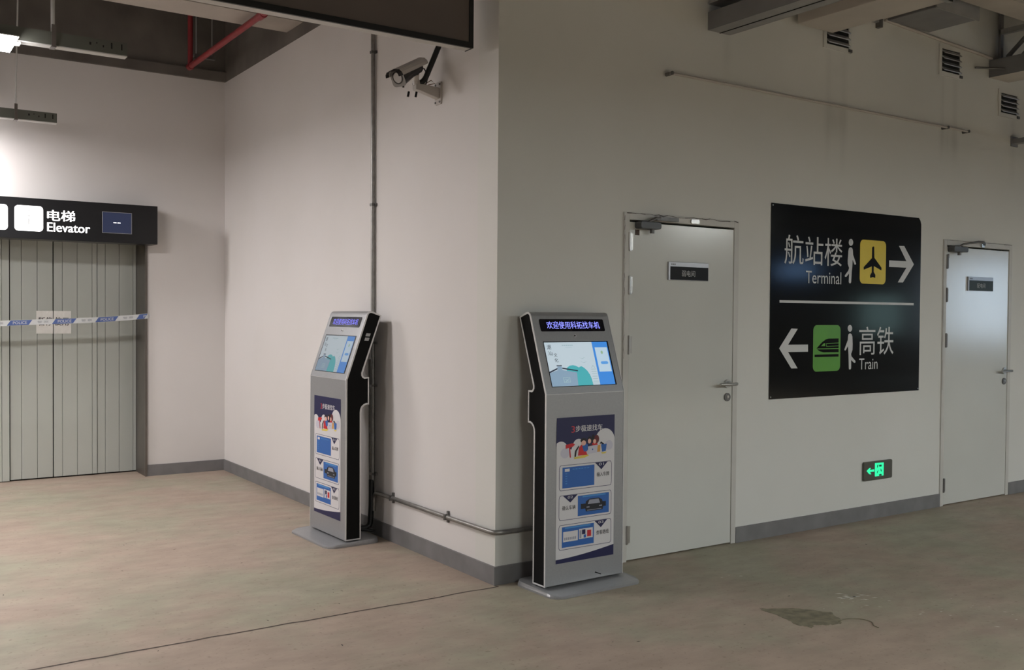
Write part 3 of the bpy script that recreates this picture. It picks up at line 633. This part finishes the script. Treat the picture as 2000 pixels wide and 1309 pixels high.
            pf('car_lamp', [qb(s0+.15, s0+.20, v0+.098, v0+.106), qb(s0+.37, s0+.42, v0+.098, v0+.106), qb(s0+.16, s0+.41, v0+.122, v0+.126)], f3, 'grey')
        else:
            pf('picture_detail', [qb(s0+.05, s1-.06, v0+.02, v0+.03)], f2, 'skyblue')
            pf('map_card', [qb(s0+.02, s0+.27, v0+.05, v0+.12), qb(s0+.29, s1-.02, v0+.045, v0+.115)], f2, 'white')
            pf('map_blocks', [qb(s0+.04+.03*j, s0+.06+.03*j, v0+.090, v0+.108) for j in range(7)]+[qb(s0+.30, s0+.33, v0+.055, v0+.11)], f3, 'grey')
            pf('map_blocks', [qb(s0+.34, s0+.40, v0+.052, v0+.085)], f3, 'navy'); pf('map_blocks', [qb(s0+.37, s0+.41, v0+.088, v0+.11)], f3, 'blue')
            pf('map_blocks', [qb(s0+.43, s0+.50, v0+.060, v0+.105)], f3, 'red')
    sw = [(0, 1), (1, 1), (1, .925)]+[(1-t, .925+.047*(1-(1-t)**1.7)) for t in [j/10 for j in range(1, 11)]]
    pf('navy_swoosh', [Q(u, v) for u, v in sw], f1, 'navy')
    if not dim:
        flat('scuff_mark', [(.068, .062), (.112, .046), (.114, .050), (.072, .067)], FW, .0006, 'black_panel', r, .0003)
    return r
k1 = kiosk((-.3135, 1.5061, 0), -1.5479, 1, 'silver and black kiosk standing beside the vertical pipe')
k2 = kiosk((.3979, -.2722, 0), .0155, 0, 'silver and black kiosk standing in front of the white door')

# ------------------------------------------------------------------ conduits along the left wall
cp = empty('wall_conduit', (-.02, 1.46, 0), label='steel conduit running down the wall and round the corner', category='pipe')
cv = lambda pts: [(x+.02, y-1.46, z) for x, y, z in pts]
MB().tube(cv([(-.018, 1.478, ZP), (-.018, 1.447, .34)]), .013, 10).build('riser', 'galv', cp)
MB().tube(cv([(-.018, 1.505, 1.15), (-.018, 1.485, .30)]), .010, 8).build('riser', 'galv', cp)
MB().tube(cv(fillet([(-.018, 1.43, .16), (-.018, 1.425, .283), (-.018, 1.30, .283), (-.018, .4, .283), (-.018, -.018, .285), (.30, -.018, .281)], .05)), .013, 10).build('floor_run', 'galv', cp)
def clip(y, z, vert):
    if vert: MB().box(-.014+.02, -.000+.02, y-1.46-.03, y-1.46+.03, z-.008, z+.008).box(-.034+.02, -.014+.02, y-1.46-.016, y-1.46+.016, z-.008, z+.008).build('pipe_clip', 'dark_steel', cp)
    else: MB().box(-.012+.02, .0+.02, y-1.46-.008, y-1.46+.008, z-.033, z+.033).box(-.034+.02, -.012+.02, y-1.46-.008, y-1.46+.008, z-.016, z+.016).build('pipe_clip', 'dark_steel', cp)
for z in (3.16, 2.165, 1.26, .98, .40): clip(1.447+.0305*(z-.34)/3.2, z, True)
for y in (1.175, .488): clip(y, .283, False)
fx = MB().tube(fillet([(-.025, 1.452, .36), (-.028, 1.445, .20), (-.04, 1.44, .05), (-.12, 1.45, .05), (-.198, 1.46, .07)], .09, 8), .019, 10)
fx.build('flexible_conduit', 'black_rubber', label='black flexible conduit from the wall pipe into the kiosk back', category='cable')
MB().tube(fillet([(-.205, 1.42, .075), (-.12, 1.36, .055), (-.06, 1.33, .05), (-.05, 1.50, .05), (-.09, 1.60, .05), (-.20, 1.58, .09)], .06, 6), .009, 8).build('power_cable', 'black_rubber', label='thin black cable looped on the base behind the left kiosk', category='cable')

# ------------------------------------------------------------------ CCTV camera
cc = empty('security_camera', (0, .632, 2.75), label='white and black bullet security camera on a wall bracket', category='camera')
lc = lambda x, y, z: (x, y-.632, z-2.75)
MB().prism(rrect(-.035, .035, -.075, .055, .008), lambda u, v, d: (-d, u, v), 0, .010).build('wall_plate', 'cam_white', cc)
MB().prism([(-.010, .02), (-.010, -.045), (-.13, -.015), (-.165, -.010), (-.165, .022), (-.10, .026)], lambda u, v, d: (u, d, v), -.022, .022).build('bracket_arm', 'cam_white', cc, bevel=.003)
for y_, z_ in ((-.024, -.062), (.024, -.062), (-.024, .04), (.024, .04)): MB().cyl((-.010, y_, z_), (-.015, y_, z_), .006, 8).build('bolt', 'dark_steel', cc)
tail, nose = Vector((-.14, -.02, .118)), Vector((-.318, -.092, .020))
ax = (nose-tail).normalized(); sd = ax.cross(Vector((0, 0, 1))).normalized(); up = sd.cross(ax)
def CF(u, v, d): return tuple(tail+ax*d+sd*u+up*v)
LN = (nose-tail).length
MB().tube([tuple(tail+ax*t) for t in (0, .01, LN*.45, LN*.75, LN*.9, LN)], [.024, .028, .034, .046, .051, .051], 18).build('camera_body', 'cam_black', cc)
hood = [(-.053, .012), (-.050, .030), (-.036, .046), (0, .053), (.036, .046), (.050, .030), (.053, .012)]
hin = [(x*.94, v*.94) for x, v in hood]
g = MB(); n = len(hood)
secs = ((-.015, .0), (LN*.5, .0), (LN*.97, .0))
v = [CF(x, y, d) for d in (-.02, LN+.012) for L in (hood, hin) for x, y in L]
f = []
for i in range(n-1): f += [(i, i+1, 2*n+i+1, 2*n+i), (n+i+1, n+i, 3*n+i, 3*n+i+1), (i, n+i, n+i+1, i+1), (2*n+i, 2*n+i+1, 3*n+i+1, 3*n+i)]
f += [(0, 2*n, 3*n, n), (n-1, 2*n-1, 4*n-1, 3*n-1)]
g.add(v, f); g.build('sun_hood', 'cam_white', cc)
g = MB(); v = [CF(x, y, d) for d, L in ((LN+.012, hood), (LN+.012, hin), (LN+.045, [(x*.9, y*.86+.004) for x, y in hood]), (LN+.045, [(x*.86, y*.82+.004) for x, y in hood])) for x, y in L]
f = []
for i in range(n-1): f += [(i, i+1, 2*n+i+1, 2*n+i), (n+i+1, n+i, 3*n+i, 3*n+i+1), (2*n+i, 2*n+i+1, 3*n+i+1, 3*n+i)]
g.add(v, f); g.build('visor', 'cam_black', cc)
MB().prism(rrect(-.047, .047, -.050, .046, .020), CF, LN, LN+.003).build('lens_ring', 'lens_ring', cc)
MB().ring([(.036*math.cos(2*PI*i/24), .036*math.sin(2*PI*i/24)) for i in range(24)], [(.029*math.cos(2*PI*i/24), .029*math.sin(2*PI*i/24)) for i in range(24)], CF, LN+.003, LN+.005).build('lens_gasket', 'cam_black', cc)
MB().cyl(CF(0, 0, LN+.003), CF(0, 0, LN+.0045), .028, 24).build('lens_window', 'lens', cc)
MB().tube([CF(.0, -.04, LN*.86), CF(.0, -.062, LN*.90)], .006, 8).build('cable_stub', 'cam_black', cc)
MB().cyl((-.150, 0, .018), (-.155, .0, .045), .022, 14).tube([(-.155, .0, .045), tuple(tail+ax*.05-up*.022)], .018, 12).build('swivel_joint', 'cam_white', cc)
MB().tube([tuple(tail+Vector((0, 0, -.005))), (-.10, .0, .12), (-.075, .0, .075), (-.09, .0, .03)], .004, 6).build('pigtail', 'cam_black', cc)
MB().tube([(-.10, .0, .03), (-.055, .0, .06), (-.03, .0, .045), (-.075, .0, .03)], .0028, 6).build('pigtail', mat('copper_wire', (.20, .11, .06), .5), cc)
MB().tube(fillet([(-.165, .012, .032), (-.12, .008, .035), (-.095, .0, .06), (-.055, -.03, .18), (-.02, -.045, .275), (-.006, -.05, .36)], .05), .016, 10).build('flexible_conduit', 'black_rubber', cc)
for x_, z_ in ((-.20, -.055), (-.15, -.05)): MB().cyl((x_, -.0, z_+.03), (x_-.006, -.0, z_), .007, 8).build('cable_gland', 'cam_black', cc)

# ------------------------------------------------------------------ hanging board above the corner
YB = .10
hb = empty('hanging_board', (-1.5, YB, 2.868), label='large dark hanging signboard below the ceiling near the corner', category='signboard')
BX0, BX1, BH = -1.45, 1.395, 1.0
MB().box(BX0, BX1, .004, .075, .004, BH).build('board_core', 'board_under', hb)
MB().box(BX0+.022, BX1-.022, -.004, .004, .03, BH-.03).build('board_face', 'board_face', hb)
for a in ((BX0, BX1, 0, .03), (BX0, BX1, BH-.03, BH), (BX0, BX0+.022, .03, BH-.03), (BX1-.022, BX1, .03, BH-.03)):
    MB().box(a[0], a[1], -.010, .004, a[2], a[3]).build('edge_frame', 'board_edge', hb)
MB().box(BX1, BX1+.003, -.010, .075, 0, BH).build('end_cap', 'board_edge', hb)
for x_ in (-1.0, .9): MB().cyl((x_, .04, BH), (x_, .04, ZC-2.868), .012, 10).build('hanger_rod', 'dark_steel', hb)

# ------------------------------------------------------------------ light rows
def trunking(y, x0, x1, z, rods, label, channel_mat):
    t = empty('light_trunking', (x1, y, z), label=label, category='cable trunking')
    MB().box(x0-x1, 0, -.032, .032, 0, .006).build('bottom_cover', 'trunk', t)
    MB().box(x0-x1, 0, -.030, .030, .006, .080).build('channel', channel_mat, t)  # channel in a darker green-grey than the bottom cover
    for xx, s, tp in rods:
        MB().tube([(xx-x1, 0, .075), (xx-x1+tp, 0, ZC-z)], s, 8).build('hanger_rod', 'trunk', t)
        MB().box(xx-x1-.011, xx-x1+.011, -.040, -.030, .0, .12).box(xx-x1-.014, xx-x1+.014, -.034, .034, -.004, .002).build('hanger_bracket', 'jamb', t)
    for xx, w, zz, hh in ((-.03, .008, .034, .034), (-.085, .008, .034, .034), (-.13, .007, .036, .012), (-.165, .006, .052, .008), (-.20, .010, .04, .016)):
        MB().box(xx-w/2, xx+w/2, -.0308, -.0298, zz, zz+hh).build('knockout', 'gap', t)
    return t
trunking(1.65, X0, -1.518, 2.93, ((-1.909, .011, .0), (-4.2, .011, 0)), 'cable trunking carrying the lit ceiling lamp', 'trunk_dark')
trunking(4.09, X0, -1.499, 2.93, ((-1.790, .006, .03), (-4.2, .006, 0)), 'lower unlit cable trunking hanging before the elevator wall', 'trunk_dark')
trunking(-.8, X0, -4.2, 2.93, ((-4.4, .011, 0), (-7.0, .011, 0)), 'added unseen cable trunking carrying the added lamp at left', 'trunk_dark')  # unseen row, added only to carry the extra lamp
trunking(-6.5, -4.2, X1-.02, 2.93, ((0.0, .011, 0), (4.2, .011, 0)), 'cable trunking over the aisle in front of the service doors', 'trunk_dark')
def lamp(x, y, z, m, label, on=True, w=.30, l=1.2):
    t = empty('batten_lamp', (x, y, z-.001), label=label, category='lamp', group='ceiling batten lamps')
    if m == 'lamp':       # prismatic diffuser standing proud of its tray
        MB().box(-l/2-.012, l/2+.012, -w/2-.006, w/2+.006, -.006, -.001).build('lamp_tray', 'trunk', t)
        MB().prism([(-w/2, -.006), (w/2, -.006), (w/2-.02, -.030), (-w/2+.02, -.030)], lambda u, v, d: (d, u, v), -l/2, l/2).build('diffuser', m, t)
    else:                 # flush diffuser inside a rim
        MB().box(-l/2-.012, l/2+.012, -w/2-.006, w/2+.006, -.010, -.001).ring(rect(-l/2-.012, l/2+.012, -w/2-.006, w/2+.006), rect(-l/2, l/2, -w/2, w/2), lambda u, v, d: (u, v, d), -.010, -.028).build('lamp_tray', 'trunk', t)
        MB().box(-l/2, l/2, -w/2, w/2, -.024, -.011).build('diffuser', m, t)
    MB().box(l/2+.004, l/2+.035, -.03, .03, -.012, -.001).build('end_clip', 'trunk', t)
lamp(-2.71, 1.65, 2.93, 'lamp', 'lit batten lamp at top left of the picture')
lamp(-5.9, 1.65, 2.93, 'lamp', 'lit batten lamp further left along the same trunking')
lamp(-2.75, 4.09, 2.93, 'lamp', 'lit batten lamp close to the elevator wall')
lamp(-5.4, -.8, 2.93, 'lamp', 'added unseen batten lamp at left brightening the wall near the corner')  # unseen lamp added to lift the left wall near the corner
lamp(-1.2, -6.5, 2.93, 'lamp2', 'added unseen batten lamp behind the camera brightening floor and corner')  # extra unseen lamp, added to brighten the middle floor and the corner
lamp(2.6, -6.5, 2.93, 'lamp2', 'lit batten lamp over the aisle facing the first service door')
lamp(5.6, -6.5, 2.93, 'lamp2', 'lit batten lamp over the aisle facing the second service door')
lamp(8.0, -6.5, 2.93, 'lamp2', 'lit batten lamp over the aisle beyond the second service door')

# red sprinkler pipe
rp = empty('sprinkler_pipe', (-.385, 4.33, 3.6), label='red sprinkler pipe under the dark ceiling at upper left', category='pipe')
MB().tube([(0, 0, 0), (-.011, -3.95, 0)], .024, 12).build('branch_pipe', 'red', rp)
MB().cyl((0, .0, -.026), (0, 0, ZC-3.602), .022, 12).build('drop_pipe', 'red', rp)
MB().cyl((-.011, -3.95, -.026), (-.011, -3.95, ZC-3.602), .022, 12).build('drop_pipe', 'red', rp)
MB().cyl((0, -.03, 0), (0, .03, 0), .030, 12).build('elbow', 'red', rp)
MB().tube([(-.002, -1.75, 0), (-.0022, -1.84, 0)], .030, 12).build('coupling', 'red', rp)
hg = empty('pipe_hanger', (-.385, 4.12, 3.63), label='small steel channel hanger holding the red pipe', category='bracket')
MB().box(-.03, .15, -.02, .02, -.0, .03).build('channel', 'dark_steel', hg)
for x_ in (-.01, .125): MB().cyl((x_, 0, .03), (x_, 0, ZC-3.63), .005, 6).build('hanger_rod', 'tray', hg)

# ------------------------------------------------------------------ things high on the right wall
def vent(x0, x1, z0, z1, label):
    v = empty('air_vent', (x0, 0, z0), label=label, category='vent', group='louvred vents high on the right wall')
    w, h = x1-x0, z1-z0
    MB().ring(rect(-.03, w+.03, -.03, h+.03), rect(0, w, 0, h), FW, 0, .010).build('vent_frame', 'wallB', v)
    MB().box(0, w, -.003, -.001, 0, h).build('vent_back', 'gap', v)
    for i in range(4):
        z = h*(i+.1)/4; s = h/4
        MB().prism([(-.002, z+s*.55), (-.028, z+.0), (-.030, z+.006), (-.004, z+s*.55+.008)], lambda u, q, d: (d, u, q), .003, w-.003).build('slat', 'tray', v)
    MB().box(w-.005, w+.03, -.018, -.010, -.025, -.005).build('latch', 'dark_steel', v)
vent(2.665, 2.900, 3.318, 3.50, 'louvred vent half hidden behind the overhead duct')
vent(4.012, 4.248, 3.328, 3.50, 'middle louvred vent above the right end of the rod')
vent(4.835, 5.075, 3.115, 3.272, 'lowest louvred vent near the right edge of the picture')
rd = empty('wall_rod', (1.19, -.045, 2.897), label='long thin steel rod fixed across the right wall', category='rod')
MB().tube([(0, 0, 0), (3.135, 0, 0)], .0085, 8).build('rod', 'soffit', rd)
for x_ in (.01, 3.125, 2.85):
    MB().cyl((x_, .045, .0), (x_, -.012, .0), .012, 8).build('stand_off', 'dark_steel', rd)
tr = empty('cable_tray', (1.64, 0, 3.22), label='galvanised cable tray coming out of the right wall overhead', category='cable tray', group='overhead cable trays')
MB().box(-.095, .095, -4.2, 0, 0, .004).build('tray_bottom', 'tray', tr)
MB().box(-.097, -.093, -4.2, 0, 0, .11).build('tray_side', 'duct', tr); MB().box(.093, .097, -4.2, 0, 0, .11).build('tray_side', 'duct', tr)
MB().box(-.10, .10, -4.2, 0, .16, .168).build('tray_cover', 'tray', tr)
MB().box(.004, .012, -4.2, 0, -.003, 0).build('tray_seam', 'gap', tr)
for y_ in (-.06, -1.5, -3.0): MB().box(-.12, .12, y_-.02, y_+.02, -.03, -.003).build('tray_bracket', 'tray', tr) if y_ < -1 else MB().box(-.085, -.03, y_-.03, y_+.02, .06, .075).build('tray_bracket', 'soffit', tr)
for x_ in (-.11, .11): MB().cyl((x_, -3.0, -.02), (x_, -3.0, ZC-3.22), .006, 6).build('hanger_rod', 'tray', tr)
ad = empty('air_duct', (2.515, 0, 3.38), label='painted sheet metal duct leaving the wall above the first vent', category='duct')
MB().box(-.195, .16, -2.6, -.046, 0, .2).build('duct_shell', 'soffit', ad, bevel=.004)
for y_ in (-.9, -1.8): MB().ring(rect(-.21, .175, -.012, .212), rect(-.195, .16, 0, .2), lambda u, v, d: (u, y_+d, v), -.015, .015).build('duct_flange', 'tray', ad)
gd = empty('air_duct', (3.57, 0, 3.582), label='grey sheet metal duct running beside the ceiling soffit', category='duct')
MB().box(-.25, .25, -.40, -.02, 0, .3).build('duct_shell', 'duct', gd, bevel=.004)
MB().box(-.26, .26, -.41, -.40, -.006, .31).build('duct_flange', 'tray', gd)
t2 = empty('cable_tray', (4.81, 0, 3.37), label='grey cable tray entering the wall at far upper right', category='cable tray', group='overhead cable trays')
MB().box(-.14, .14, -3.0, 0, 0, .004).build('tray_bottom', 'soffit', t2)
MB().box(-.142, -.138, -3.0, 0, 0, .135).build('tray_side', 'duct', t2); MB().box(.138, .142, -3.0, 0, 0, .135).build('tray_side', 'duct', t2)
br_ = empty('steel_bracket', (4.78, -.02, 3.52), label='dark steel bracket with diagonal strut above the far tray', category='bracket')
MB().box(-.02, .02, -.40, 0, .20, .24).build('bracket_arm', 'tray', br_)
MB().box(-.02, .02, -.02, 0, -.0, .5).build('bracket_post', 'duct', br_)
MB().tube([(.03, -.05, .02), (-.0, -.30, .22)], .018, 6).build('strut', 'duct', br_)
MB().tube([(.16, -.05, .0), (.10, -.36, .24)], .016, 6).build('strut', 'duct', br_)
MB().tube([(4.44, -.02, 3.413), (4.66, -.13, 3.415)], .008, 6).build('tie_rod', 'dark_steel', label='short dark tie rod fixed to the wall below the duct', category='rod')
cl = empty('wall_clamp', (3.207, 0, 3.55), label='small steel clamp on the wall under the soffit', category='clamp')
MB().box(-.05, .02, -.03, 0, .0, .018).build('clamp_plate', 'tray', cl); MB().box(.0, .03, -.04, 0, -.035, .025).build('clamp_jaw', 'dark_steel', cl)
wb_ = empty('wall_bar', (5.05, 0, 2.90), label='short grey steel bar projecting from the wall at right edge', category='bar')
MB().box(-.035, .035, -.55, 0, -.02, .02).build('bar', 'duct', wb_)
MB().box(-.05, .05, -.008, 0, -.04, .04).build('bar_plate', 'duct', wb_)
